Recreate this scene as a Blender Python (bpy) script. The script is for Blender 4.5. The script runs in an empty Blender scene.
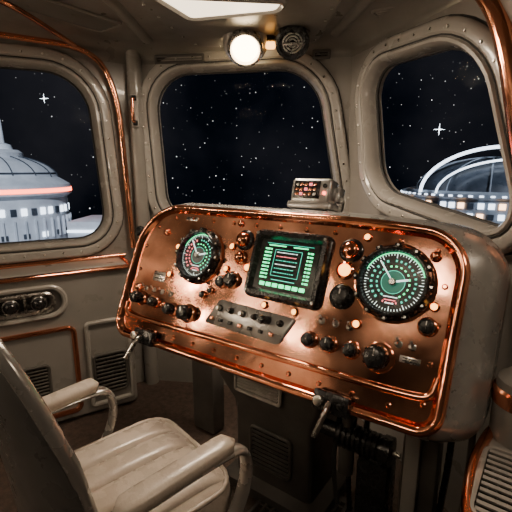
import bpy, bmesh, math, random
from mathutils import Vector, Matrix
random.seed(4)
R=math.radians
scene=bpy.context.scene
# ------------------------------------------------------------ materials
def nodes(name):
    m=bpy.data.materials.new(name);m.use_nodes=True
    nt=m.node_tree;b=nt.nodes['Principled BSDF'];return m,nt,b
def mat(name,col,col2=None,metal=0.,rough=.5,rvar=.1,scale=8.,bump=.0,bscale=60.,coat=0.,detail=6,lo=.35,hi=.65,bdist=.01):
    m,nt,b=nodes(name);N=nt.nodes;L=nt.links
    tc=N.new('ShaderNodeTexCoord')
    n=N.new('ShaderNodeTexNoise');n.inputs['Scale'].default_value=scale;n.inputs['Detail'].default_value=detail
    n.inputs['Roughness'].default_value=.6
    L.new(tc.outputs['Object'],n.inputs['Vector'])
    cr=N.new('ShaderNodeValToRGB');cr.color_ramp.elements[0].position=lo;cr.color_ramp.elements[1].position=hi
    c2=col2 or tuple(c*.82 for c in col)
    cr.color_ramp.elements[0].color=(*c2,1);cr.color_ramp.elements[1].color=(*col,1)
    L.new(n.outputs['Fac'],cr.inputs['Fac']);L.new(cr.outputs['Color'],b.inputs['Base Color'])
    mr=N.new('ShaderNodeMapRange');mr.inputs['From Min'].default_value=.3;mr.inputs['From Max'].default_value=.7
    mr.inputs['To Min'].default_value=max(.03,rough-rvar);mr.inputs['To Max'].default_value=min(1,rough+rvar)
    n2=N.new('ShaderNodeTexNoise');n2.inputs['Scale'].default_value=scale*2.3;n2.inputs['Detail'].default_value=detail
    L.new(tc.outputs['Object'],n2.inputs['Vector']);L.new(n2.outputs['Fac'],mr.inputs['Value'])
    L.new(mr.outputs['Result'],b.inputs['Roughness'])
    b.inputs['Metallic'].default_value=metal
    b.inputs['Coat Weight'].default_value=coat
    if bump>0:
        n3=N.new('ShaderNodeTexNoise');n3.inputs['Scale'].default_value=bscale;n3.inputs['Detail'].default_value=3
        L.new(tc.outputs['Object'],n3.inputs['Vector'])
        bp=N.new('ShaderNodeBump');bp.inputs['Strength'].default_value=bump;bp.inputs['Distance'].default_value=bdist
        L.new(n3.outputs['Fac'],bp.inputs['Height']);L.new(bp.outputs['Normal'],b.inputs['Normal'])
    return m
def emis(name,col,s):
    m,nt,b=nodes(name)
    b.inputs['Base Color'].default_value=(*[c*.3 for c in col],1)
    b.inputs['Emission Color'].default_value=(*col,1);b.inputs['Emission Strength'].default_value=s
    b.inputs['Roughness'].default_value=.3
    return m
WALL=mat('wall_paint',(.285,.27,.25),(.24,.228,.21),rough=.31,rvar=.06,scale=3,bump=.02,bscale=30,coat=.25)
FRAME=mat('frame_paint',(.38,.362,.335),(.325,.308,.285),rough=.25,rvar=.06,scale=5,bump=.015,coat=.4)
CEILM=mat('ceiling_paint',(.21,.197,.178),(.165,.155,.14),rough=.36,scale=4,bump=.03,coat=.1)
REARW=mat('rear_wall_panel',(.05,.045,.04),(.03,.027,.025),rough=.5,scale=2)
DARKP=mat('dark_panel',(.095,.088,.08),(.06,.056,.052),rough=.4,scale=6)
BLACK=mat('black_plastic',(.018,.018,.02),(.01,.01,.01),rough=.25,rvar=.08,scale=20)
RUBBER=mat('rubber_gasket',(.03,.03,.03),rough=.7)
COPPER=mat('polished_copper',(1,.43,.26),(.90,.35,.19),metal=1,rough=.14,rvar=.04,scale=9,bump=.04,bscale=18)
COPFACE=mat('shade_painted_copper',(1,.49,.32),(.46,.17,.09),metal=1,rough=.14,rvar=.07,scale=2.6,bump=.10,bscale=5.0,detail=5,lo=.34,hi=.58,bdist=.02)  # dark noise patches paint the face's brown shadows into the copper colour
STEEL=mat('brushed_steel',(.62,.6,.57),(.5,.48,.45),metal=1,rough=.28,rvar=.08,scale=20)
SHELL=mat('console_shell_metal',(.50,.495,.485),(.43,.425,.415),metal=.65,rough=.27,rvar=.05,scale=4)
LEATH=mat('cream_leather',(.63,.555,.485),(.54,.475,.41),rough=.28,rvar=.06,scale=9,bump=.10,bscale=110,coat=.25)
CHSH=mat('chair_shell_grey',(.10,.098,.096),(.075,.073,.071),rough=.30,scale=5,coat=.2)
CHTR=mat('chair_frame_metal',(.48,.465,.45),(.38,.37,.355),metal=.6,rough=.25,scale=8)
FLOORM=mat('floor_carpet',(.085,.055,.042),(.04,.027,.02),rough=.8,scale=30,bump=.6,bscale=220)
WHITEB=mat('station_white',(.72,.76,.82),(.55,.59,.65),rough=.6,scale=1.2)
STATG=mat('station_grey',(.30,.34,.40),(.2,.235,.28),rough=.5,scale=1.2)
STATD=mat('station_dark',(.07,.085,.11),(.03,.04,.055),rough=.35,scale=1.5)
DIAL=mat('dial_black',(.004,.012,.010),rough=.3)
SCRN=mat('screen_black',(.004,.012,.010),rough=.2,rvar=.03)
E_GREEN=emis('glow_green',(.03,.95,.32),4)
E_TEAL=emis('glow_teal',(.05,.75,.5),1.6)
E_DIM=emis('glow_dial_backlight',(.02,.25,.16),.5)
E_DIMR=emis('glow_dial_backlight_dim',(.12,.12,.10),.4)
E_WHITE=emis('glow_white',(.8,.95,.88),2.2)
E_PINK=emis('glow_pink',(1,.18,.2),2.6)
E_RED=emis('glow_red',(1,.14,.06),8)
E_AMB=emis('glow_amber',(1,.42,.08),6)
E_WARM=emis('lamp_warm',(1,.74,.42),20)
E_PANEL=emis('lamp_panel_diffuser',(1,.80,.56),3.2)
E_HILITE=emis('added_highlight_lens',(1,.78,.54),95)  # glow of the unseen lamps added for copper highlights
E_STRIP=emis('added_highlight_strip',(1,.78,.55),11)  # glow of the unseen strip added for copper reflections
E_BLUE=emis('station_lights',(.75,.86,1),4)
E_ORG=emis('station_orange_lights',(1,.55,.28),7)
E_STAR=emis('star_glow',(.85,.93,1),14)
def glassmat():
    m=bpy.data.materials.new('window_glass');m.use_nodes=True;nt=m.node_tree;nt.nodes.clear()
    o=nt.nodes.new('ShaderNodeOutputMaterial');mx=nt.nodes.new('ShaderNodeMixShader')
    t=nt.nodes.new('ShaderNodeBsdfTransparent');g=nt.nodes.new('ShaderNodeBsdfGlossy');g.inputs['Roughness'].default_value=.05
    mx.inputs[0].default_value=.0006
    nt.links.new(t.outputs[0],mx.inputs[1]);nt.links.new(g.outputs[0],mx.inputs[2]);nt.links.new(mx.outputs[0],o.inputs[0]);return m
GLASS=glassmat()
# ------------------------------------------------------------ mesh builder
class MB:
    def __init__(s,*mats): s.bm=bmesh.new();s.mats=list(mats)
    def mi(s,m):
        if m not in s.mats:s.mats.append(m)
        return s.mats.index(m)
    def box(s,loc,size,m,bev=.0,rot=None,seg=2):
        tb=bmesh.new();bmesh.ops.create_cube(tb,size=1)
        for v in tb.verts:v.co=Vector((v.co.x*size[0],v.co.y*size[1],v.co.z*size[2]))
        if bev>0:bmesh.ops.bevel(tb,geom=list(tb.edges),offset=bev,segments=seg,profile=.5,affect='EDGES')
        M=Matrix.Translation(loc)@(rot.to_4x4() if rot is not None else Matrix())
        s.merge(tb,M,m)
    def merge(s,tb,M,m):
        i=s.mi(m);mp={}
        for v in tb.verts:mp[v]=s.bm.verts.new(M@v.co)
        for f in tb.faces:
            try:
                nf=s.bm.faces.new([mp[v] for v in f.verts]);nf.material_index=i
            except ValueError:pass
        tb.free()
    def lathe(s,prof,M,m,seg=28,cap=True):
        rings=[]
        for r,h in prof:
            if r<1e-6:rings.append([s.bm.verts.new(M@Vector((0,0,h)))])
            else:rings.append([s.bm.verts.new(M@Vector((r*math.cos(2*math.pi*k/seg),r*math.sin(2*math.pi*k/seg),h))) for k in range(seg)])
        i=s.mi(m)
        for a,b in zip(rings,rings[1:]):
            for k in range(seg):
                k2=(k+1)%seg
                if len(a)==1 and len(b)==1:continue
                if len(a)==1:q=[a[0],b[k],b[k2]]
                elif len(b)==1:q=[a[k],a[k2],b[0]]
                else:q=[a[k],a[k2],b[k2],b[k]]
                s.bm.faces.new(q).material_index=i
        if cap:
            for rg in (rings[0],rings[-1]):
                if len(rg)>2:s.bm.faces.new(rg).material_index=i
    def loft(s,loops,m,capa=False,capb=False,closed=True,mlist=None):
        rs=[[s.bm.verts.new(Vector(p)) for p in lp] for lp in loops];n=len(rs[0])
        for j,(a,b) in enumerate(zip(rs,rs[1:])):
            i=s.mi(mlist[j] if mlist else m)
            for k in range(n if closed else n-1):
                k2=(k+1)%n
                s.bm.faces.new([a[k],a[k2],b[k2],b[k]]).material_index=i
        if capa:s.bm.faces.new(rs[0]).material_index=s.mi(m)
        if capb:s.bm.faces.new(rs[-1]).material_index=s.mi(m)
    def tube(s,pts,r,m,seg=12,closed=False,flat=None):
        pts=[Vector(p) for p in pts];n=len(pts);rings=[];up=None
        for k in range(n):
            if closed:t=(pts[(k+1)%n]-pts[k-1])
            else:t=pts[min(k+1,n-1)]-pts[max(k-1,0)]
            t.normalize()
            if up is None:
                up=Vector((0,0,1)) if abs(t.z)<.9 else Vector((1,0,0))
            if flat is not None:up=Vector(flat)
            a=up-t*up.dot(t);a.normalize();b=t.cross(a);up=a
            ra,rb=(r if isinstance(r,(tuple,list)) else (r,r))
            rings.append([pts[k]+a*math.cos(2*math.pi*j/seg)*ra+b*math.sin(2*math.pi*j/seg)*rb for j in range(seg)])
        if closed:rings.append(rings[0])
        s.loft(rings,m,capa=not closed,capb=not closed)
    def fill(s,outer,holes,m):
        es=[]
        for lp in [outer]+holes:
            vs=[s.bm.verts.new(Vector(p)) for p in lp]
            for a,b in zip(vs,vs[1:]+vs[:1]):es.append(s.bm.edges.new((a,b)))
        r=bmesh.ops.triangle_fill(s.bm,use_beauty=True,use_dissolve=False,edges=es)
        i=s.mi(m)
        for g in r['geom']:
            if isinstance(g,bmesh.types.BMFace):g.material_index=i
    def done(s,name,parent=None,M=None,smooth=True,angle=38):
        bmesh.ops.remove_doubles(s.bm,verts=s.bm.verts,dist=1e-5)
        bmesh.ops.recalc_face_normals(s.bm,faces=s.bm.faces)
        me=bpy.data.meshes.new(name);s.bm.to_mesh(me);s.bm.free()
        for m in s.mats:me.materials.append(m)
        if smooth:
            me.shade_smooth();me.set_sharp_from_angle(angle=R(angle))
        o=bpy.data.objects.new(name,me);scene.collection.objects.link(o)
        if parent:o.parent=parent
        if M is not None:o.matrix_local=M
        return o
def empty(name,M=None):
    e=bpy.data.objects.new(name,None);e.empty_display_size=.1;scene.collection.objects.link(e)
    if M is not None:e.matrix_world=M
    return e
def T(x,y,z=0):return Matrix.Translation((x,y,z))
def frame(o,X,Y):
    X=Vector(X).normalized();Y=Vector(Y).normalized();Z=X.cross(Y).normalized()
    M=Matrix.Identity(4)
    for i in range(3):M[i][0]=X[i];M[i][1]=Y[i];M[i][2]=Z[i];M[i][3]=o[i]
    return M
def fillet(c,rad,seg=8):
    out=[];n=len(c)
    for i in range(n):
        p=Vector(c[i]);a=Vector(c[i-1]);b=Vector(c[(i+1)%n]);r=rad[i] if isinstance(rad,(list,tuple)) else rad
        ra=min(r,(a-p).length*.48);rb=min(r,(b-p).length*.48)
        s=p+(a-p).normalized()*ra;e=p+(b-p).normalized()*rb
        for k in range(seg+1):
            t=k/seg
            q=s*(1-t)**3+(s+(p-s)*.56)*3*t*(1-t)**2+(e+(p-e)*.56)*3*t*t*(1-t)+e*t**3
            out.append(q)
    return out
def area(p):return sum(p[i].x*p[(i+1)%len(p)].y-p[(i+1)%len(p)].x*p[i].y for i in range(len(p)))/2
def offset(p,d):
    n=len(p);sg=1 if area(p)>0 else -1;out=[]
    for i in range(n):
        a=(p[i]-p[i-1]);b=(p[(i+1)%n]-p[i])
        if a.length<1e-7:a=b
        if b.length<1e-7:b=a
        a=a.normalized();b=b.normalized()
        na=Vector((a.y,-a.x))*sg;nb=Vector((b.y,-b.x))*sg
        m=(na+nb);m.normalize();k=max(.5,m.dot(na))
        out.append(p[i]+m*(d/k))
    return out
def P3(p,w):return [Vector((q.x,q.y,w)) for q in p]
def sample(pts,step):
    out=[];acc=0;n=len(pts)
    for i in range(n):
        a=pts[i];b=pts[(i+1)%n];l=(b-a).length
        while acc<l:
            out.append(a+(b-a)*(acc/l));acc+=step
        acc-=l
    return out
def path(pts,seg=6,r=.15):
    out=[Vector(pts[0])]
    for i in range(1,len(pts)-1):
        p=Vector(pts[i]);a=Vector(pts[i-1]);c=Vector(pts[i+1])
        ra=min(r,(a-p).length*.48);rb=min(r,(c-p).length*.48)
        s=p+(a-p).normalized()*ra;e=p+(c-p).normalized()*rb
        for k in range(seg+1):
            t=k/seg;out.append(s*(1-t)**2+p*2*t*(1-t)+e*t*t)
    out.append(Vector(pts[-1]));return out
# ------------------------------------------------------------ room
CZ=2.16
FL=Vector((-.75,2.6));FR=Vector((.54,2.42))
Ldir=(Vector((-.75,2.6))-Vector((-1.41,2.2))).normalized()
Rdir=(Vector((.86,1.40))-FR).normalized()
LE=FL-Ldir*1.9;RE=FR+Rdir*3.3
poly=[LE,FL,FR,RE,Vector((RE.x,-1.0)),Vector((LE.x-.0,-1.0))]
def wallM(a,b):
    X=Vector((b.x-a.x,b.y-a.y,0));return frame((a.x,a.y,0),X,(0,0,1))
A_L=Vector((-1.41,2.2))
ML=frame((-1.41,2.2,0),(Ldir.x,Ldir.y,0),(0,0,1))
MF=wallM(FL,FR);MR=frame((FR.x,FR.y,0),(Rdir.x,Rdir.y,0),(0,0,1))
winL=fillet([(-.28,1.975),(.505,2.0),(.56,1.045),(-.34,1.05)],[.2,.22,.17,.17])
winF=fillet([(.125,2.02),(1.10,2.03),(1.27,1.14),(.175,1.15)],[.22,.22,.16,.16])
winR=fillet([(.165,1.975),(.885,1.925),(1.15,1.235),(.30,1.36)],[.17,.22,.16,.15])
def rect(x0,x1,z0,z1):return [Vector((x0,z0)),Vector((x1,z0)),Vector((x1,z1)),Vector((x0,z1))]
for nm,M,x0,x1,win in (('wall_left',ML,(LE-A_L).dot(Ldir),(FL-A_L).dot(Ldir),winL),('wall_front',MF,0,(FR-FL).length,winF),('wall_right',MR,0,3.3,winR)):
    b=MB(WALL)
    b.fill(P3(rect(x0,x1,0,CZ),0),[P3(offset(win,.07),0)],WALL)
    b.done(nm,M=M,smooth=False)
for nm,a,c in (('wall_rear',RE,Vector((RE.x,-1.0))),('wall_back',Vector((RE.x,-1.0)),Vector((LE.x,-1.0))),('wall_side',Vector((LE.x,-1.0)),LE)):
    b=MB(REARW);b.fill(P3(rect(0,(c-a).length,0,CZ),0),[],REARW);b.done(nm,M=wallM(a,c),smooth=False)
b=MB(FLOORM);b.fill(P3(poly,0),[],FLOORM);b.done('floor',smooth=False)
b=MB(CEILM);b.fill(P3(poly,CZ),[],CEILM);b.done('ceiling',smooth=False)
b=MB(CEILM);lps=[]
for k in range(9):
    t=k/8*math.pi/2
    lps.append(P3(offset(poly,-.001-.17*(1-math.cos(t))),CZ-.085+.085*math.sin(t)-.001))
b.loft(lps,CEILM);b.done('trim_1',angle=50)
def window(name,M,win):
    e=empty(name,M)
    b=MB(FRAME)
    prof=[(.108,.0),(.108,.020),(.100,.032),(.088,.036),(.058,.034),(.050,.026),(.040,.026),(.034,.036),(.022,.036),(.012,.022),(.006,-.02),(0,-.07)]
    b.loft([P3(offset(win,o),w) for o,w in prof],FRAME)
    for q in sample(offset(win,.073),.10):
        b.lathe([(.0065,0),(.0065,.004),(.004,.006),(0,.006)],T(q.x,q.y,.034),STEEL,seg=8)
    b.done('frame',parent=e)
    b=MB(RUBBER);b.tube(P3(offset(win,.004),-.045),.009,RUBBER,seg=8,closed=True)
    b.tube(P3(offset(win,.111),.002),.005,RUBBER,seg=6,closed=True)
    b.tube(P3(offset(win,.045),.026),.004,RUBBER,seg=6,closed=True)
    b.done('gasket',parent=e)
    b=MB(GLASS);b.fill(P3(win,-.055),[],GLASS);b.done('pane',parent=e,smooth=False)
    return e
window('window_1',ML,winL);window('window_2',MF,winF);window('window_3',MR,winR)
b=MB(COPPER)
b.tube(path([(-.6,2.125,.05),(.55,2.125,.05),(.665,1.9,.05),(.70,.97,.05)],r=.2),.016,COPPER)
b.done('trim_2',M=ML)
b=MB(COPPER)
b.tube(path([(.80,2.16,.05),(.93,2.07,.06),(1.06,1.88,.065),(1.17,1.5,.065),(1.26,1.2,.06),(1.30,.95,.06)],r=.2,seg=8),(.028,.034),COPPER,seg=14,flat=(0,0,1))
b.done('trim_3',M=MR)
b=MB(WALL)
b.tube(path([(.95,2.15,.03),(1.10,2.02,.04),(1.22,1.85,.05),(1.34,1.5,.05),(1.43,1.2,.05),(1.48,.95,.05)],r=.2,seg=8),(.05,.10),WALL,seg=14,flat=(0,0,1))
b.done('trim_4',M=MR)
b=MB(FRAME)
b.lathe([(.045,0),(.045,CZ)],T(FL.x+.02,FL.y-.03),WALL);b.done('trim_5')
b=MB(STEEL)
Mh=T(FL.x+.03,FL.y-.09,1.8)
b.box(Mh@Vector((0,0,0)),(.045,.02,.19),FRAME,.006)
b.box(Mh@Vector((0,-.012,.07)),(.03,.03,.03),BLACK,.005)
b.box(Mh@Vector((0,-.012,-.07)),(.03,.03,.03),BLACK,.005)
b.tube([Mh@Vector(p) for p in [(0,-.01,.07),(0,-.045,.06),(0,-.05,0),(0,-.045,-.06),(0,-.01,-.07)]],.010,COPPER)
b.done('window_latch_handle')
def vent(name,M,w,h,n=6,m=FRAME,horizontal=True,copper=False):
    b=MB(m)
    o=fillet([(-w/2,-h/2),(w/2,-h/2),(w/2,h/2),(-w/2,h/2)],min(w,h)*.15,4)
    fm=COPPER if copper else m
    b.loft([P3(o,0),P3(o,.008),P3(offset(o,-.006),.012),P3(offset(o,-.014),.010),P3(offset(o,-.015),.001)],fm)
    b.fill(P3(offset(o,-.012),.001),[],BLACK)
    L=(h if horizontal else w)-.04
    for i in range(n):
        t=-L/2+L*(i+.5)/n
        if horizontal:b.box((0,t,.006),(w-.035,L/n*.35,.01),m,rot=Matrix.Rotation(R(25),3,'X'))
        else:b.box((t,0,.006),(L/n*.35,h-.035,.01),m,rot=Matrix.Rotation(R(25),3,'Y'))
    return b.done(name,M=M)
vent('wall_vent',MF@T(.31,2.09,.03),.3,.05,n=2,m=DARKP)
vent('wall_vent',MF@T(1.13,2.085,.03),.10,.05,n=2,m=DARKP)
def down(x,y,ang,z=CZ):
    a=R(ang);return frame((x,y,z-.001),(math.cos(a),math.sin(a),0),(math.sin(a),-math.cos(a),0))
vent('ceiling_vent',down(-.90,1.98,52),.58,.20,n=6,m=WALL)
vent('ceiling_vent',down(.66,1.97,-40),.26,.15,n=6,m=WALL)
b=MB(CEILM)
o=fillet([(-.55,1.62),(.36,1.58),(.34,2.42),(-.36,2.46)],.12,6)
b.loft([P3(o,CZ),P3(o,CZ-.02),P3(offset(o,-.012),CZ-.03)],CEILM,capb=True)
for q in sample(offset(o,-.03),.14):b.lathe([(.007,0),(.007,-.005),(0,-.006)],T(q.x,q.y,CZ-.03),STEEL,seg=8)
ohp=b.done('overhead_panel')
Z0=CZ-.03
e=empty('ceiling_light_panel')
o=fillet([(-.42,1.70),(.13,1.76),(.11,1.87),(-.30,1.97)],.045,6)
b=MB(FRAME)
b.loft([P3(o,Z0),P3(o,Z0-.025),P3(offset(o,-.012),Z0-.03),P3(offset(o,-.02),Z0-.02)],FRAME);b.done('housing',parent=e)
b=MB(E_PANEL);b.loft([P3(offset(o,-.02),Z0-.012),P3(offset(o,-.03),Z0-.024)],E_PANEL,capb=True);b.done('diffuser',parent=e)
c,s_=math.cos(R(50)),math.sin(R(50))
e=empty('ceiling_spot_lamp',frame((-.055,2.21,Z0-.07),(1,0,0),(0,-c,s_)))
b=MB(FRAME)
b.lathe([(.088,-.05),(.092,0),(.09,.016),(.082,.024),(.074,.022),(.066,.006)],Matrix(),STEEL,seg=36,cap=False)
b.lathe([(.115,-.09),(.115,-.055),(.10,-.035),(.088,-.03)],Matrix(),FRAME,seg=36,cap=False);b.done('bezel',parent=e)
b=MB(E_WARM);b.lathe([(.067,.004),(.058,.018),(.038,.028),(0,.033)],Matrix(),E_WARM,seg=32,cap=False);b.done('lens',parent=e)
MN=frame((.18,2.16,Z0-.055),(1,0,0),(0,-c,s_))
b=MB(BLACK)
b.lathe([(.09,-.08),(.085,.01),(.075,.02),(.068,.02),(.062,.006),(.03,.0),(0,0)],Matrix(),BLACK,seg=32,cap=False)
for k in range(3):
    b.lathe([(.05-.014*k,.004),(.05-.014*k,.014),(.044-.014*k,.014),(.044-.014*k,.004)],Matrix(),STEEL,seg=24,cap=False)
b.box((0,0,.018),(.1,.012,.012),STEEL,.003);b.done('air_nozzle',parent=ohp,M=MN)
b=MB(BLACK)
b.box((.075,2.25,Z0-.045),(.05,.03,.035),E_AMB,.01);b.box((.075,2.26,Z0-.01),(.07,.05,.03),BLACK,.005);b.done('overhead_indicator',parent=ohp)
b=MB(CEILM)
b.tube(path([(-1.5,1.1,CZ),(-.62,1.65,CZ),(-.6,2.42,CZ)],r=.3),(.02,.03),CEILM,flat=(0,0,1))
b.tube(path([(.95,.7,CZ),(.5,1.6,CZ),(.42,2.3,CZ)],r=.3),(.02,.03),CEILM,flat=(0,0,1))
b.done('trim_7')
b=MB(COPPER)
b.tube(path([(-1.5,1.36,CZ-.01),(-1.05,1.7,CZ-.015),(-.96,2.3,CZ-.06)],r=.3),.013,COPPER)
b.done('trim_8')
def added_highlight_lamp(M,r=.06):  # unseen lamp, added so the console copper picks up highlights
    e=empty('added_highlight_lamp',M)
    b=MB(STEEL);b.lathe([(r*1.35,0),(r*1.33,.02),(r*1.1,.03),(r,.02)],Matrix(),STEEL,seg=28,cap=False);b.done('ring',parent=e)
    b=MB(E_HILITE);b.lathe([(r,.016),(r*.8,.03),(0,.04)],Matrix(),E_HILITE,seg=24,cap=False);b.done('lens',parent=e)
for x,y in((-1.35,-.15),(-1.85,.35)):added_highlight_lamp(down(x,y,0,CZ),.05)
MS=frame((LE.x,0,0),(0,1,0),(0,0,1))
for y,z in((.75,1.60),(1.15,1.38),(.15,1.72),(.45,1.2),(1.35,1.62)):added_highlight_lamp(MS@T(y,z,.0),.05)
e=empty('added_strip_light',MS@T(.95,1.9,.0))  # added out of view as a bright reflection for the copper face
b=MB(FRAME);o=fillet([(-.45,-.05),(.45,-.05),(.45,.05),(-.45,.05)],.045,5)
b.loft([P3(o,0),P3(o,.02),P3(offset(o,-.01),.025),P3(offset(o,-.014),.015)],FRAME);b.done('strip_frame',parent=e)
b=MB(E_STRIP);b.loft([P3(offset(o,-.012),.012),P3(offset(o,-.02),.02)],E_STRIP,capb=True);b.done('strip_diffuser',parent=e)
# ------------------------------------------------------------ left cabinet
e=empty('side_cabinet',ML)
b=MB(WALL)
cw=.25
o=fillet([(-.78,.012),(.62,.012),(.62,.915),(-.78,.915)],.03,4)
b.loft([P3(o,.004),P3(o,cw-.02),P3(offset(o,-.02),cw)],WALL,capb=True);b.done('carcass',parent=e)
b=MB(COPPER);b.tube([(-.78,.90,cw+.005),(.60,.90,cw+.005),(.63,.90,cw-.02),(.63,.90,.02)],(.018,.013),COPPER)
b.tube([(-.78,.925,.03),(.65,.925,.03)],.012,COPPER);b.done('copper_rail',parent=e)
b=MB(FRAME)
def inset(b,x0,x1,z0,z1,r,m_in,m_fr=FRAME,w=cw):
    o=fillet([(x0,z0),(x1,z0),(x1,z1),(x0,z1)],r,6)
    b.loft([P3(o,w),P3(o,w+.012),P3(offset(o,-.008),w+.018),P3(offset(o,-.02),w+.016),P3(offset(o,-.028),w+.002)],m_fr)
    b.fill(P3(offset(o,-.028),w+.002),[],m_in)
inset(b,-.28,.27,.66,.85,.09,DARKP)
inset(b,-.23,.21,.695,.815,.05,BLACK,STEEL)
for x in (-.16,.0,.13):
    b.lathe([(.035,0),(.035,.01),(.026,.014),(.024,.035),(.018,.04),(0,.04)],T(x,.755,cw+.008),BLACK,cap=False)
    b.lathe([(.04,0),(.04,.008),(.035,.010)],T(x,.755,cw+.004),STEEL,cap=False)
b.box((.065,.755,cw+.02),(.012,.07,.03),STEEL,.004)
b.done('recess_controls',parent=e)
b=MB(FRAME)
inset(b,-.5,.30,.06,.60,.05,WALL,COPPER)
inset(b,.34,.60,.06,.60,.03,WALL,FRAME)
b.done('door_panels',parent=e)
v=vent('louvre',T(.47,.26,cw+.004),.2,.26,n=9,m=DARKP);v.parent=e;v.matrix_local=T(.47,.26,cw+.004)
v=vent('louvre',T(-.1,.3,cw+.004),.5,.2,n=8,m=DARKP);v.parent=e;v.matrix_local=T(-.1,.3,cw+.004)
# ------------------------------------------------------------ console
D=Vector((.81,-.587,0)).normalized();back=Vector((-D.y,D.x,0))
V=(back*.2+Vector((0,0,.475))).normalized()
MC=frame((0,1.4875,1.02),D,V)
con=empty('control_console',MC)
bv=back.dot(V);bn=back.dot(MC.to_3x3().col[2])
outl=fillet([(-.735,-.355),(.71,-.325),(.715,.265),(.45,.29),(-.735,.29)],[.09,.07,.13,.2,.24],10)
def shiftb(p,bk,off=0,kv=.6,sx=0):
    q=offset(p,off);return [Vector((a.x+sx*max(0,min(1,(a.x-.2)/.5)),a.y+bv*bk*kv,bn*bk)) for a in q]
b=MB(SHELL)
b.loft([P3(outl,.0),shiftb(outl,.02,.016,.6,.01),shiftb(outl,.05,.026,.5,.03),shiftb(outl,.12,.032,.45,.06),shiftb(outl,.24,.03,.4,.065),shiftb(outl,.33,.0,.35,.02),shiftb(outl,.36,-.08,.3,0)],SHELL,capb=True)
b.done('shell',parent=con,angle=50)
b=MB(COPFACE)
rim=[(.005,-.02),(.007,.0),(.004,.017),(-.004,.025),(-.015,.024),(-.024,.011),(-.032,0)]
b.loft([P3(offset(outl,o),w) for o,w in rim],COPPER)
b.done('copper_rim',parent=con,angle=60)
b=MB(COPFACE);b.fill(P3(offset(outl,-.030),0),[],COPFACE)
b.done('copper_face',parent=con,smooth=False)
b=MB(COPPER)
b.tube(path([(-.70,-.20,0),(-.69,-.245,.006),(-.6,-.255,.008),(.6,-.228,.008),(.675,-.22,.006),(.685,-.16,0)],r=.06),(.012,.012),COPPER)
for q in sample(offset(outl,-.055),.115):
    b.lathe([(.009,0),(.009,.003),(.005,.006),(0,.006)],T(q.x,q.y,0),COPPER,seg=10,cap=False)
b.done('lip_and_screws',parent=con)
def gauge(name,u,v,r,red=False):
    M=T(u,v,0);b=MB(BLACK)
    b.lathe([(r*1.14,0),(r*1.14,.006),(r*1.08,.008)],M,COPPER,seg=48,cap=False)
    b.lathe([(r*1.08,0),(r*1.08,.012),(r*1.02,.02),(r,.034),(r*.95,.04),(r*.89,.038),(r*.86,.02),(r*.85,.012)],M,BLACK,seg=48,cap=False)
    for k in range(12):
        a=k*math.pi/6;b.box((u+math.cos(a)*r*1.04,v+math.sin(a)*r*1.04,.02),(r*.12,r*.2,.03),BLACK,.004,rot=Matrix.Rotation(a,3,'Z'))
        b.lathe([(.005,0),(.004,.003),(0,.003)],T(u+math.cos(a)*r*1.04,v+math.sin(a)*r*1.04,.035),STEEL,seg=8,cap=False)
    b.lathe([(0,.013),(r*.86,.013)],M,DIAL,seg=48,cap=False)
    def arc(r0,r1,a0,a1,m,n=1,gap=.3,w=.0145):
        for k in range(n):
            s=a0+(a1-a0)*k/n;t=s+(a1-a0)/n*(1-gap);sg=max(1,int((t-s)/.15))
            for j in range(sg):
                x=s+(t-s)*j/sg;y=s+(t-s)*(j+1)/sg
                vs=[b.bm.verts.new((u+math.cos(A)*q*r,v+math.sin(A)*q*r,w)) for A,q in ((x,r0),(y,r0),(y,r1),(x,r1))]
                b.bm.faces.new(vs).material_index=b.mi(m)
    W=E_WHITE;P=E_PINK if red else E_TEAL
    arc(.76,.82,0,2*math.pi,W,60,.82)
    arc(.69,.82,0,2*math.pi,W,12,.95)
    arc(.83,.85,.3,2.8,E_GREEN,1,0)
    arc(.58,.65,R(110),R(240),P,9,.6)
    arc(.58,.64,R(-60),R(100),E_TEAL,13,.6)
    arc(.43,.47,R(-60),R(120),E_GREEN,10,.6)
    arc(.43,.48,R(130),R(250),P,7,.5)
    arc(.57,.62,R(250),R(295),E_PINK,5,.6)
    arc(0.08,.33,0,2*math.pi,E_DIMR if red else E_DIM,1,0,.0142)
    arc(.32,.335,0,2*math.pi,E_TEAL,1,0)
    for k in range(3):
        b.box((u,v-r*(.42+.09*k),.0146),(r*(.4-.08*k),r*.025,.0004),E_PINK if k==1 else E_WHITE)
    for a,l,w in ((R(128),.75,.02),(R(15),.45,.03)):
        b.box((u+math.cos(a)*r*l*.45,v+math.sin(a)*r*l*.45,.02),(r*l,r*w*1.6,.002),E_WHITE,rot=Matrix.Rotation(a,3,'Z'))
    b.lathe([(r*.11,.014),(r*.11,.026),(r*.08,.03),(0,.03)],M,STEEL,cap=False)
    b.done(name,parent=con)
gauge('gauge_1',-.32,.075,.110,True);gauge('gauge_2',.512,.092,.112)
b=MB(BLACK)
su,sv,sw,sh=.122,.086,.31,.25
o=fillet([(su-sw/2,sv-sh/2),(su+sw/2,sv-sh/2),(su+sw/2,sv+sh/2),(su-sw/2,sv+sh/2)],.02,4)
b.loft([P3(offset(o,.010),0),P3(offset(o,.008),.014),P3(o,.02),P3(offset(o,-.004),.034),P3(offset(o,-.018),.036),P3(offset(o,-.03),.018)],BLACK)
b.fill(P3(offset(o,-.029),.018),[],SCRN)
for x in(-1,1):
    for y in(-1,1):b.lathe([(.007,0),(.006,.004),(0,.004)],T(su+x*(sw/2-.012),sv+y*(sh/2-.012),.035),STEEL,seg=8,cap=False)
def px(x,y,w,h,m):b.box((su+x*.95,sv+y*.95,.0185),(w,h,.0006),m)
random.seed(7)
px(0,.086,.2,.0015,E_TEAL)
px(-.055,.078,.075,.004,E_GREEN);px(.05,.078,.06,.004,E_GREEN)
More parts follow.
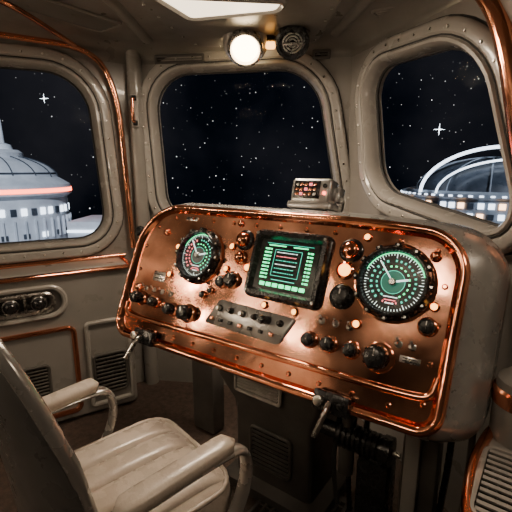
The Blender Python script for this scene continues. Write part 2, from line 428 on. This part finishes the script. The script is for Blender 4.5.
for r_ in range(9):
    y=.062-.0145*r_
    for cx_,sg in((-.108,1),(.108,-1)):
        w=.012+.008*((r_*3+(sg>0))%3)
        px(cx_+sg*w/2,y,w,.006,E_GREEN);px(cx_+sg*(w+.008),y,.007,.006,E_GREEN)
for yy in(.062,-.042):px(0,yy,.115,.0016,E_TEAL)
px(-.06,.010,.0016,.100,E_TEAL);px(.06,.010,.0016,.100,E_TEAL)
for r_ in range(6):
    y=.052-.016*r_;x=-.050
    while x<.040:
        w=random.choice([.004,.006,.009,.013]);px(x+w/2,y,w,.003,E_PINK if r_ in(1,) else (E_WHITE if r_ in(0,3) else E_TEAL));x+=w+.004
for c_ in range(7):px(-.090+.030*c_,-.079,.022,.014,E_GREEN)
px(0,-.058,.1,.003,E_TEAL)
b.done('display_screen',parent=con)
kb=MB(BLACK)
def knob(u,v,r,h,m,ring=COPPER,dome=False,flute=True):
    M=T(u,v,0)
    kb.lathe([(r*1.4,0),(r*1.4,.005),(r*1.2,.010),(r*1.0,.011)],M,ring,seg=28,cap=False)
    if dome:
        kb.lathe([(r,.006),(r*1.02,h*.35),(r*.92,h*.65),(r*.66,h*.88),(r*.3,h*.98),(0,h)],M,m,seg=28,cap=False)
    else:
        kb.lathe([(r*.7,.006),(r*.7,h*.2),(r,h*.3),(r,h*.85),(r*.85,h*.97),(r*.7,h),(0,h)],M,m,seg=28,cap=False)
        if flute:
            for k in range(10):
                a=k*math.pi/5;kb.box((u+math.cos(a)*r,v+math.sin(a)*r,h*.58),(r*.18,r*.25,h*.5),m,rot=Matrix.Rotation(a,3,'Z'))
        kb.box((u,v+r*.45,h+.001),(r*.12,r*.6,.002),STEEL)
def toggle(u,v,a=0,l=.03):
    kb.lathe([(.012,0),(.012,.005),(.008,.008),(0,.008)],T(u,v,0),STEEL,seg=12,cap=False)
    kb.tube([(u,v,.006),(u+math.sin(a)*l*.4,v+math.cos(a)*l*.5,l)],.004,STEEL,seg=8)
knob(-.10,.168,.030,.04,COPPER,BLACK,dome=True)
knob(-.10,.095,.021,.03,COPPER,COPPER,dome=True)
knob(-.115,.0,.026,.035,BLACK)
knob(-.165,-.015,.02,.03,BLACK)
knob(.352,.178,.030,.036,COPPER,BLACK,dome=True)
knob(.352,.018,.031,.028,BLACK,BLACK)
knob(.632,-.022,.021,.03,BLACK)
knob(.27,-.148,.021,.036,BLACK);knob(.343,-.145,.021,.04,BLACK);knob(.42,-.145,.021,.034,BLACK)
knob(.51,-.145,.034,.065,BLACK)
knob(-.615,-.165,.024,.06,BLACK);knob(-.515,-.168,.019,.045,BLACK);knob(-.40,-.178,.022,.05,BLACK);knob(-.305,-.175,.029,.055,BLACK)
knob(-.46,-.172,.012,.02,COPPER,COPPER,True)
knob(-.655,-.12,.014,.02,COPPER,COPPER,True)
knob(-.14,.235,.010,.014,COPPER,COPPER,True)
knob(.62,.19,.012,.018,COPPER,COPPER,True);knob(-.56,.16,.012,.018,COPPER,COPPER,True)
for i in range(4):toggle(-.60+.055*i,-.115,.2*(i%2))
for i in range(3):toggle(.30+.05*i,-.075,.2)
toggle(.56,-.09);toggle(.60,-.09)
knob(-.25,-.085,.012,.02,BLACK);knob(-.21,-.06,.010,.018,BLACK)
for u,v,r in((.345,.108,.021),(-.055,.06,.013),(-.16,.04,.011),(-.155,.135,.011),(.19,-.068,.010),(.06,-.068,.010),(-.47,-.03,.011),(.40,.23,.010),(.42,-.06,.011),(-.46,.10,.010),(.64,.04,.010)):
    M=T(u,v,0);kb.lathe([(r*1.5,0),(r*1.5,.006),(r*1.1,.012)],M,COPPER,cap=False)
    kb.lathe([(r,.008),(r*.9,r*.8),(r*.5,r*1.25),(0,r*1.4)],M,E_AMB,cap=False)
for u,v,w,h in((-.535,-.05,.075,.045),(.60,-.13,.06,.02),(-.42,.235,.07,.016)):
    kb.box((u,v,.002),(w,h,.004),STEEL,.001)
    for k in range(2):kb.box((u,v+h*.2-h*.4*k,.0045),(w*.7,h*.14,.001),BLACK)
kb.done('knobs',parent=con)
b=MB(STEEL)
o=fillet([(-.205,-.190),(.155,-.197),(.205,-.092),(-.15,-.085)],.015,3)
b.loft([P3(o,0),P3(o,.006),P3(offset(o,-.004),.009)],SHELL,capb=True)
for i in range(6):
    x=-.135+.057*i
    b.lathe([(.013,.009),(.013,.014),(.010,.016),(.0,.016)],T(x,-.12,0),BLACK,seg=14,cap=False)
    if i!=4:b.lathe([(.009,.012),(.009,.03),(.006,.034),(0,.034)],T(x,-.12,0),BLACK if i%2 else STEEL,seg=12,cap=False)
    else:b.lathe([(.016,.009),(.014,.045),(.017,.055),(.013,.066),(0,.067)],T(x,-.12,0),BLACK,seg=16,cap=False)
for i in range(7):
    x=-.165+.048*i
    b.box((x,-.166,.014),(.018,.014,.012),BLACK if i%3 else COPPER,.002)
b.done('switch_plate',parent=con)
b=MB(BLACK)
for u,v in((-.50,-.325),(.40,-.318)):
    b.box((u,v,.028),(.12,.062,.03),BLACK,.006)
    b.lathe([(.016,0),(.016,.03),(0,.034)],T(u-.03,v,.04),STEEL,seg=16,cap=False)
    b.lathe([(.010,0),(.010,.01),(0,.012)],T(u+.035,v,.04),BLACK,seg=12,cap=False)
    b.tube(path([(u-.0,v,.05),(u+.005,v-.02,.075),(u-.01,v-.10,.09)],r=.02),(.011,.008),STEEL,seg=10)
b.done('latch_levers',parent=con)
b=MB(COPPER)
b.lathe([(.016,-.03),(.016,.01),(.026,.014),(.026,.03),(.02,.036),(0,.037)],T(-.765,.15,-.03),BLACK,cap=False);b.done('side_knob',parent=con)
# display unit on top
topP=MC@Vector((.105,.29,0))+back*.13
e2=empty('desktop_display_unit',frame((topP.x,topP.y,1.30),D,(Vector((0,0,1))+back*.25).normalized()))
b=MB(STEEL)
b.box((0,.065,.0),(.175,.105,.08),SHELL,.014,seg=3)
b.box((0,.010,-.01),(.20,.028,.10),SHELL,.008)
b.box((.10,.06,-.02),(.03,.06,.05),SHELL,.008)
b.done('casing',parent=e2)
b=MB(BLACK)
b.box((-.014,.070,.041),(.115,.070,.006),BLACK,.002)
for r_ in range(3):
    for c_ in range(5):b.box((-.057+.02*c_,.090-.019*r_,.0455),(.013,.011,.003),COPPER if (r_+c_)%3 else E_PINK if (r_+c_)%2 else STEEL,.001)
b.lathe([(.009,0),(.009,.008),(0,.01)],T(.064,.086,.038),BLACK,seg=12,cap=False)
b.lathe([(.007,0),(.007,.008),(0,.01)],T(.064,.058,.038),E_RED,seg=12,cap=False)
b.done('display_face',parent=e2)
iv=MC.inverted()
def sub(name,b,M,**k):
    o=b.done(name,parent=con,**k);o.matrix_local=iv@M;return o
Mp=frame((.14,1.64,0),D,back)
b=MB(DARKP)
def rr(w,d,z,cy=0):return [Vector((q.x,q.y+cy,z)) for q in fillet([(-w/2,-d/2),(w/2,-d/2),(w/2,d/2),(-w/2,d/2)],.03,3)]
b.loft([rr(.50,.34,.004),rr(.50,.34,.05),rr(.40,.26,.08),rr(.40,.26,.42),rr(.52,.36,.56,.0),rr(.56,.36,.68)],DARKP,capa=True,capb=True)
sub('pedestal',b,Mp,angle=30)
v=vent('pedestal_grille',T(0,0,0),.24,.12,n=6,m=FRAME);v.parent=con
v.matrix_local=iv@Mp@frame((-.03,-.187,.585),(1,0,0),(0,0,1))
v=vent('pedestal_grille',T(0,0,0),.22,.2,n=8,m=DARKP);v.parent=con
v.matrix_local=iv@Mp@frame((0,-.132,.25),(1,0,0),(0,0,1))
Mq=frame((0,1.4875,0),D,back)
b=MB(SHELL)
b.box((.62,.16,.35),(.12,.1,.66),DARKP,.015)
b.box((.60,.10,.36),(.05,.03,.62),WALL,.006)
b.box((.62,.16,.03),(.2,.18,.04),DARKP,.01)
b.box((-.55,.3,.34),(.16,.1,.66),DARKP,.015)
b.box((0,.05,.675),(1.25,.06,.05),DARKP,.012)
sub('support_leg',b,Mq)
b=MB(BLACK)
Mx=T(.50,.10,.46)@Matrix.Rotation(R(-90),4,'Y')
pr=[]
for k in range(9):pr+=[(.05,.012*k*1.6),(.05,.012*k*1.6+.01),(.040,.012*k*1.6+.011),(.040,.012*k*1.6+.018)]
b.lathe([(0,-.03),(.055,-.03),(.055,0)]+pr+[(.03,.18),(.03,.26),(0,.26)],Mx,BLACK,seg=24,cap=False)
b.lathe([(.010,-.06),(.010,.3)],Mx,STEEL,seg=12)
b.box((.46,.16,.2),(.12,.12,.36),BLACK,.012)
b.box((.33,.16,.56),(.1,.1,.1),DARKP,.012)
b.lathe([(.03,0),(.03,.12),(.022,.13),(.022,.25)],T(.36,.10,.3),DARKP,seg=16)
for i,(x,z) in enumerate(((.30,.6),(.36,.62),(.41,.64),(.70,.6),(.76,.62),(-.2,.6),(-.25,.6))):
    b.tube(path([(x,.2,.70),(x+.01,.14,.5),(x-.04+.01*i,.2,.25),(x-.02,.22,.02)],r=.12),.011,BLACK if i%2 else DARKP,seg=8)
sub('mechanism',b,Mq)
# floor grating next to the console
b=MB(DARKP)
Mg=frame((.28,1.18,.004),D,back)
b.box((0,0,.006),(.86,.03,.012),DARKP);b.box((0,.34,.006),(.86,.03,.012),DARKP)
for i in range(24):b.box((-.41+.036*i,.17,.008),(.012,.34,.010),DARKP)
for i in range(5):b.box((0,.04+.065*i,.006),(.84,.008,.008),DARKP)
b.done('floor_grating',M=Mg,smooth=False)
# ------------------------------------------------------------ right side console
e=empty('side_console')
so=[(1.19,.2),(.965,.93),(.88,1.14),(.76,1.13),(.62,1.0),(.50,.84),(.44,.70),(.42,.2)]
so2=fillet(so,.1,5)
b=MB(SHELL)
b.loft([P3(so2,.004),P3(so2,.66),P3(offset(so2,-.01),.685)],DARKP)
b.fill(P3(offset(so2,-.02),.69),[],WALL)
b.done('body',parent=e)
b=MB(COPPER);b.tube(P3(offset(so2,-.012),.69),.015,COPPER,seg=10,closed=True);b.done('copper_edge',parent=e)
v=vent('top_grille',T(0,0,0),.26,.3,n=11,m=FRAME);v.parent=e
v.matrix_local=frame((.66,.80,.692),(.80,-.60,0),(.6,.80,0))
M=frame((.775,1.03,.69),(1,0,0),(0,1,0))
b=MB(SHELL)
b.lathe([(.085,0),(.085,.14),(.08,.18),(.05,.205),(0,.21)],M,WALL,seg=32,cap=False)
b.lathe([(.090,.11),(.090,.15),(.08,.16)],M,COPPER,seg=32,cap=False)
b.done('throttle_pod',parent=e)
# ------------------------------------------------------------ chair
Fd=Vector((.74,.67,0)).normalized()
Cc=Vector((-.40,1.11,0))
MCh=frame(Cc,Fd,(-Fd.y,Fd.x,0))
ch=empty('pilot_chair',MCh)
b=MB(LEATH)
def sq(w,d,z,r=.09,cx=0):return [Vector((q.x+cx,q.y,z)) for q in fillet([(-d/2,-w/2),(d/2,-w/2),(d/2,w/2),(-d/2,w/2)],r,5)]
b.loft([sq(.42,.42,.36),sq(.48,.48,.375),sq(.505,.505,.42),sq(.50,.50,.465),sq(.47,.47,.49),sq(.42,.42,.50)],LEATH,capa=True)
for i in range(4):
    y=-.159+.106*i
    lp=[y-.053*math.cos(math.pi*k/8) for k in range(9)]
    rows=[]
    for j in range(15):
        x=-.21+.43*j/14
        rows.append([Vector((x,yy,.492+.032*math.sin(math.pi*min(1,max(0,k/8)))**.5*(1-abs(2*j/14-1)**5))) for k,yy in enumerate(lp)])
    b.loft(rows,LEATH,closed=False)
b.tube([Vector((q.x,q.y,.487)) for q in sq(.485,.485,0)],.008,LEATH,closed=True,seg=8)
b.done('seat_cushion',parent=ch,angle=60)
b=MB(CHSH)
b.lathe([(.05,.05),(.045,.30),(.12,.355)],Matrix(),STEEL,seg=24)
b.lathe([(.27,.004),(.27,.02),(.24,.035),(.06,.06)],Matrix(),CHSH,seg=36)
b.loft([sq(.38,.40,.33),sq(.46,.48,.35),sq(.47,.49,.385)],CHSH,capa=True)
b.done('base',parent=ch)
def backrest(name,m,hw,x0,th,zb,zt,rim,wing,lean=.07,drop=.82):
    b=MB(m);n=40;loops=[];S=7
    for k in range(n+1):
        s=-1+2*k/n;a=abs(s)
        top=zt-(zt-drop)*a**7
        lp=[]
        def pt(t,off):
            z=zb+(top-zb)*t
            tt=(z-.45)/.6
            w=wing*(1-.35*max(0,min(1,tt)))
            x=x0-lean*max(0,tt)**1.3+w*a**2.6
            y=s*(hw-.03*max(0,tt))
            nx=-1;ny=s*a**3*1.2;l=math.hypot(nx,ny)
            return Vector((x+nx/l*off,y+ny/l*off,z))
        for j in range(S+1):lp.append(pt(j/S,th*(.5+.5*min(1,(1-j/S)*5))))
        for j in range(S,-1,-1):lp.append(pt(j/S,-.0+th*.25*(1 if j==S else 0)-.012*math.sin(math.pi*j/S)))
        loops.append(lp)
    b.loft(loops,m,capa=True,capb=True)
    if rim:
        edge=[(lp[S]+lp[S+1])/2 for lp in loops]
        a0=[(loops[0][j]+loops[0][2*S+1-j])/2 for j in range(S)];a1=[(loops[-1][j]+loops[-1][2*S+1-j])/2 for j in range(S-1,-1,-1)]
        b2=MB(CHTR);b2.tube(a0+edge+a1,.017,CHTR,seg=10);b2.done('back_rim',parent=ch)
    b.done(name,parent=ch,angle=60)
backrest('back_shell',CHSH,.27,-.27,.035,.38,1.12,True,.10)
backrest('back_padding',LEATH,.225,-.25,.03,.46,1.06,False,.05,drop=.85)
for s,nm,x0,x1 in((-1,'arm_1',-.17,.19),(1,'arm_2',-.22,.02)):
    b=MB(LEATH);y=s*.29
    lps=[]
    for k in range(15):
        t=k/14;x=x0+(x1-x0)*t
        sc=math.sin(min(1,(1-abs(2*t-1))*4.5+.12)*math.pi/2)
        w=.036*sc;h=.022*sc;z=.69-.02*(1-t)
        lps.append([Vector((x,y+w*math.copysign(abs(math.cos(a))**.6,math.cos(a)),z+h*math.copysign(abs(math.sin(a))**.7,math.sin(a)))) for a in [2*math.pi*j/16 for j in range(16)]])
    b.loft(lps,LEATH,capa=True,capb=True);b.done(nm+'_pad',parent=ch,angle=60)
    b=MB(CHTR)
    b.tube(path([(x0-.03,y,.645),(x1-.05,y,.662),(x1+.045,y,.65),(x1+.05,y,.52),(x1-.03,y,.38),(min(x1-.15,.05),y*.85,.365)],r=.1),(.013,.026),CHTR,seg=12)
    b.done(nm+'_frame',parent=ch)
# ------------------------------------------------------------ exterior
def lathe_obj(b,prof,M,m,seg=48):b.lathe(prof,M,m,seg=seg,cap=False)
M=Matrix()
e=empty('space_station_dome',T(-14.9,22.8,-2.6)@Matrix.Scale(1.04,4))
b=MB(WHITEB)
lathe_obj(b,[(3.7,0),(3.7,2.5),(3.95,2.7),(3.95,2.80)],M,WHITEB)
lathe_obj(b,[(3.97,2.81),(3.97,3.02)],M,E_RED)
lathe_obj(b,[(3.95,3.02),(3.9,3.2),(3.6,3.4)]+[(3.3*math.cos(R(a)),3.5+1.3*math.sin(R(a))) for a in range(4,91,8)],M,WHITEB)
lathe_obj(b,[(3.25,3.72),(3.25,3.82)],M,STATD)
lathe_obj(b,[(1.7,4.5),(1.7,4.85),(1.5,5.0),(0,5.05)],M,WHITEB)
for k in range(48):
    a=k*math.pi/24
    b.box((math.cos(a)*3.72,math.sin(a)*3.72,1.9),(.06,.26,.35),E_BLUE if k%5 in(0,1,3) else STATD,rot=Matrix.Rotation(a,3,'Z'))
    b.box((math.cos(a)*3.72,math.sin(a)*3.72,1.0),(.2,.06,1.0),WHITEB,rot=Matrix.Rotation(a,3,'Z'))
    if k%2:b.box((math.cos(a)*3.72,math.sin(a)*3.72,.7),(.06,.3,.25),E_BLUE if k%3==0 else STATD,rot=Matrix.Rotation(a,3,'Z'))
for t_ in range(0,180,20):
    b.tube([Vector((3.34*math.cos(R(a))*math.cos(R(t_)),3.34*math.cos(R(a))*math.sin(R(t_)),3.5+1.32*math.sin(R(a)))) for a in range(4,177,8)],.03,STATD,seg=6)
lathe_obj(b,[(.5,4.95),(.4,5.25),(.12,5.35),(.07,6.5),(0,6.6)],T(.9,0,0),WHITEB,12)
b.done('station_hall',parent=e)
b=MB(STATD);lathe_obj(b,[(0,.0),(10,0),(10.2,-.3)],T(2,-2,0),STATD)
b.box((6.6,-1.0,.75),(3.2,3,1.5),WHITEB,.2);b.box((6.4,-2.55,1.0),(2.6,.05,.12),E_BLUE);b.box((8.8,0,.5),(2.2,2.6,1.0),WHITEB,.1)
b.done('landing_platform',parent=e)
e=empty('space_station_terminal',T(13.0,22.5,-1.55)@Matrix.Scale(1.1,4))
b=MB(STATD)
lathe_obj(b,[(0,-.5),(5.0,-.5),(5.0,.4),(4.5,.5)],M,STATD)
lathe_obj(b,[(4.0,.5),(4.0,1.5),(4.2,1.6),(4.2,1.75),(3.9,1.85)],M,STATG)
lathe_obj(b,[(3.4*math.cos(R(a)),1.8+1.5*math.sin(R(a))) for a in range(0,91,10)],M,STATD)
for k in range(64):
    a=k*math.pi/32
    for zz_,q_ in((.80,0),(1.25,2)):
        b.box((math.cos(a)*4.02,math.sin(a)*4.02,zz_),(.06,.24,.24),E_BLUE if (k+q_)%4 in(0,1) else (E_ORG if (k+q_)%4==2 else STATD),rot=Matrix.Rotation(a,3,'Z'))
    b.box((math.cos(a)*4.22,math.sin(a)*4.22,1.67),(.04,.16,.07),E_BLUE,rot=Matrix.Rotation(a,3,'Z'))
    b.box((math.cos(a)*5.02,math.sin(a)*5.02,.1),(.06,.2,.12),E_ORG if k%4==1 else E_BLUE if k%2 else STATD,rot=Matrix.Rotation(a,3,'Z'))
for tilt in range(0,180,30):
    b.tube([Vector((3.5*math.cos(R(a))*math.cos(R(tilt)),3.5*math.cos(R(a))*math.sin(R(tilt)),1.8+1.6*math.sin(R(a)))) for a in range(0,181,10)],.03,STATG,seg=6)
b.tube([Vector((4.0*math.cos(R(a)),-1.2,1.75+2.1*math.sin(R(a)))) for a in range(0,181,6)],.08,E_BLUE,seg=8)
b.tube([Vector((3.7*math.cos(R(a)),-2.2,1.75+1.5*math.sin(R(a)))) for a in range(0,181,6)],.05,E_BLUE,seg=8)
b.done('terminal_dome',parent=e)
def star(x,y,z,s):
    b=MB(E_STAR)
    for d in(Vector((1,0,0)),Vector((0,0,1))):
        o=Vector((0,0,1)) if d.x else Vector((1,0,0))
        L=[-s,-s*.15,0,s*.15,s];W=[0.002,s*.035,s*.11,s*.035,.002]
        b.loft([[d*l+o*w,d*l+Vector((0,w,0)),d*l-o*w,d*l-Vector((0,w,0))] for l,w in zip(L,W)],E_STAR,capa=True,capb=True)
    b.done('bright_star',M=T(x,y,z),smooth=False)
star(39.5,90,10.2,1.3);star(-45,90,16.5,1.0);star(-19,88,19,.7)
w=bpy.data.worlds.new('space');scene.world=w;w.use_nodes=True;nt=w.node_tree;N=nt.nodes;L=nt.links
bg=N['Background'];tc=N.new('ShaderNodeTexCoord')
def stars(scale,th,gain,p):
    v=N.new('ShaderNodeTexVoronoi');v.inputs['Scale'].default_value=scale;L.new(tc.outputs['Generated'],v.inputs['Vector'])
    mr=N.new('ShaderNodeMapRange');mr.inputs['From Min'].default_value=0;mr.inputs['From Max'].default_value=th;mr.inputs['To Min'].default_value=1;mr.inputs['To Max'].default_value=0
    L.new(v.outputs['Distance'],mr.inputs['Value'])
    sp=N.new('ShaderNodeSeparateColor');L.new(v.outputs['Color'],sp.inputs[0])
    pw=N.new('ShaderNodeMath');pw.operation='POWER';L.new(sp.outputs[0],pw.inputs[0]);pw.inputs[1].default_value=p
    mu=N.new('ShaderNodeMath');mu.operation='MULTIPLY';L.new(mr.outputs[0],mu.inputs[0]);L.new(pw.outputs[0],mu.inputs[1])
    m2=N.new('ShaderNodeMath');m2.operation='MULTIPLY';L.new(mu.outputs[0],m2.inputs[0]);m2.inputs[1].default_value=gain
    return m2
s1=stars(90,.11,5,4.5);s2=stars(42,.042,14,4)
ad=N.new('ShaderNodeMath');ad.operation='ADD';L.new(s1.outputs[0],ad.inputs[0]);L.new(s2.outputs[0],ad.inputs[1])
nz=N.new('ShaderNodeTexNoise');nz.inputs['Scale'].default_value=3;nz.inputs['Detail'].default_value=6;L.new(tc.outputs['Generated'],nz.inputs['Vector'])
cr=N.new('ShaderNodeValToRGB');cr.color_ramp.elements[0].position=.42;cr.color_ramp.elements[0].color=(.0012,.0022,.0045,1)
cr.color_ramp.elements[1].position=.74;cr.color_ramp.elements[1].color=(.016,.016,.020,1);L.new(nz.outputs['Fac'],cr.inputs['Fac'])
mx=N.new('ShaderNodeMix');mx.data_type='RGBA';mx.blend_type='ADD';mx.inputs['Factor'].default_value=1
L.new(cr.outputs['Color'],mx.inputs[6]);L.new(ad.outputs[0],mx.inputs[7]);L.new(mx.outputs[2],bg.inputs['Color'])
bg.inputs['Strength'].default_value=1
# ------------------------------------------------------------ lights
def light(name,kind,loc,tgt,power,col,size=.1,size2=None,spot=None):
    l=bpy.data.lights.new(name,kind);l.energy=power;l.color=col
    if kind=='AREA':
        l.shape='RECTANGLE' if size2 else 'DISK';l.size=size
        if size2:l.size_y=size2
    elif kind=='SPOT':l.spot_size=R(spot or 100);l.spot_blend=.6;l.shadow_soft_size=size
    elif kind=='POINT':l.shadow_soft_size=size
    o=bpy.data.objects.new(name,l);scene.collection.objects.link(o);o.location=loc
    if tgt is not None:o.rotation_euler=(Vector(tgt)-Vector(loc)).to_track_quat('-Z','Y').to_euler()
    return o
WC=(1,.79,.58)
light('panel_light','AREA',(-.16,1.84,Z0-.04),(-.16,1.8,0),13,WC,.42,.13)
light('spot_light','SPOT',(-.055,2.13,Z0-.15),(-.0,1.3,.8),28,WC,.04,spot=140)
light('added_rear_fill_1','AREA',(-.75,.1,CZ-.03),(-.5,.6,0),4.5,WC,.3,.3)  # fill added behind the camera, no fixture
light('added_rear_fill_2','AREA',(.95,.25,CZ-.03),(.7,1.1,.6),6.5,WC,.3,.3)  # second added fill, brightens the right side of the console shell
light('added_footwell_fill','AREA',(-.15,1.95,.70),(-.2,1.6,0),2.5,WC,.3,.05)  # added fill to lift the dark space under the console
light('added_footwell_fill','AREA',(.62,1.15,.66),(.5,1.3,0),.9,WC,.1,.05)  # smaller added fill under the console's right end
s=bpy.data.lights.new('distant_star_sun','SUN');s.energy=3.0;s.color=(.8,.88,1);so_=bpy.data.objects.new('distant_star_sun',s);scene.collection.objects.link(so_)
so_.rotation_euler=Vector((-.25,.8,-.5)).to_track_quat('-Z','Y').to_euler()
# ------------------------------------------------------------ camera
cd=bpy.data.cameras.new('camera');cd.sensor_width=36;cd.sensor_fit='HORIZONTAL';cd.lens=400/512*36;cd.clip_start=.02;cd.clip_end=500
co=bpy.data.objects.new('camera',cd);scene.collection.objects.link(co);co.location=(0,0,1.45);co.rotation_euler=(R(90-12),0,0)
scene.camera=co
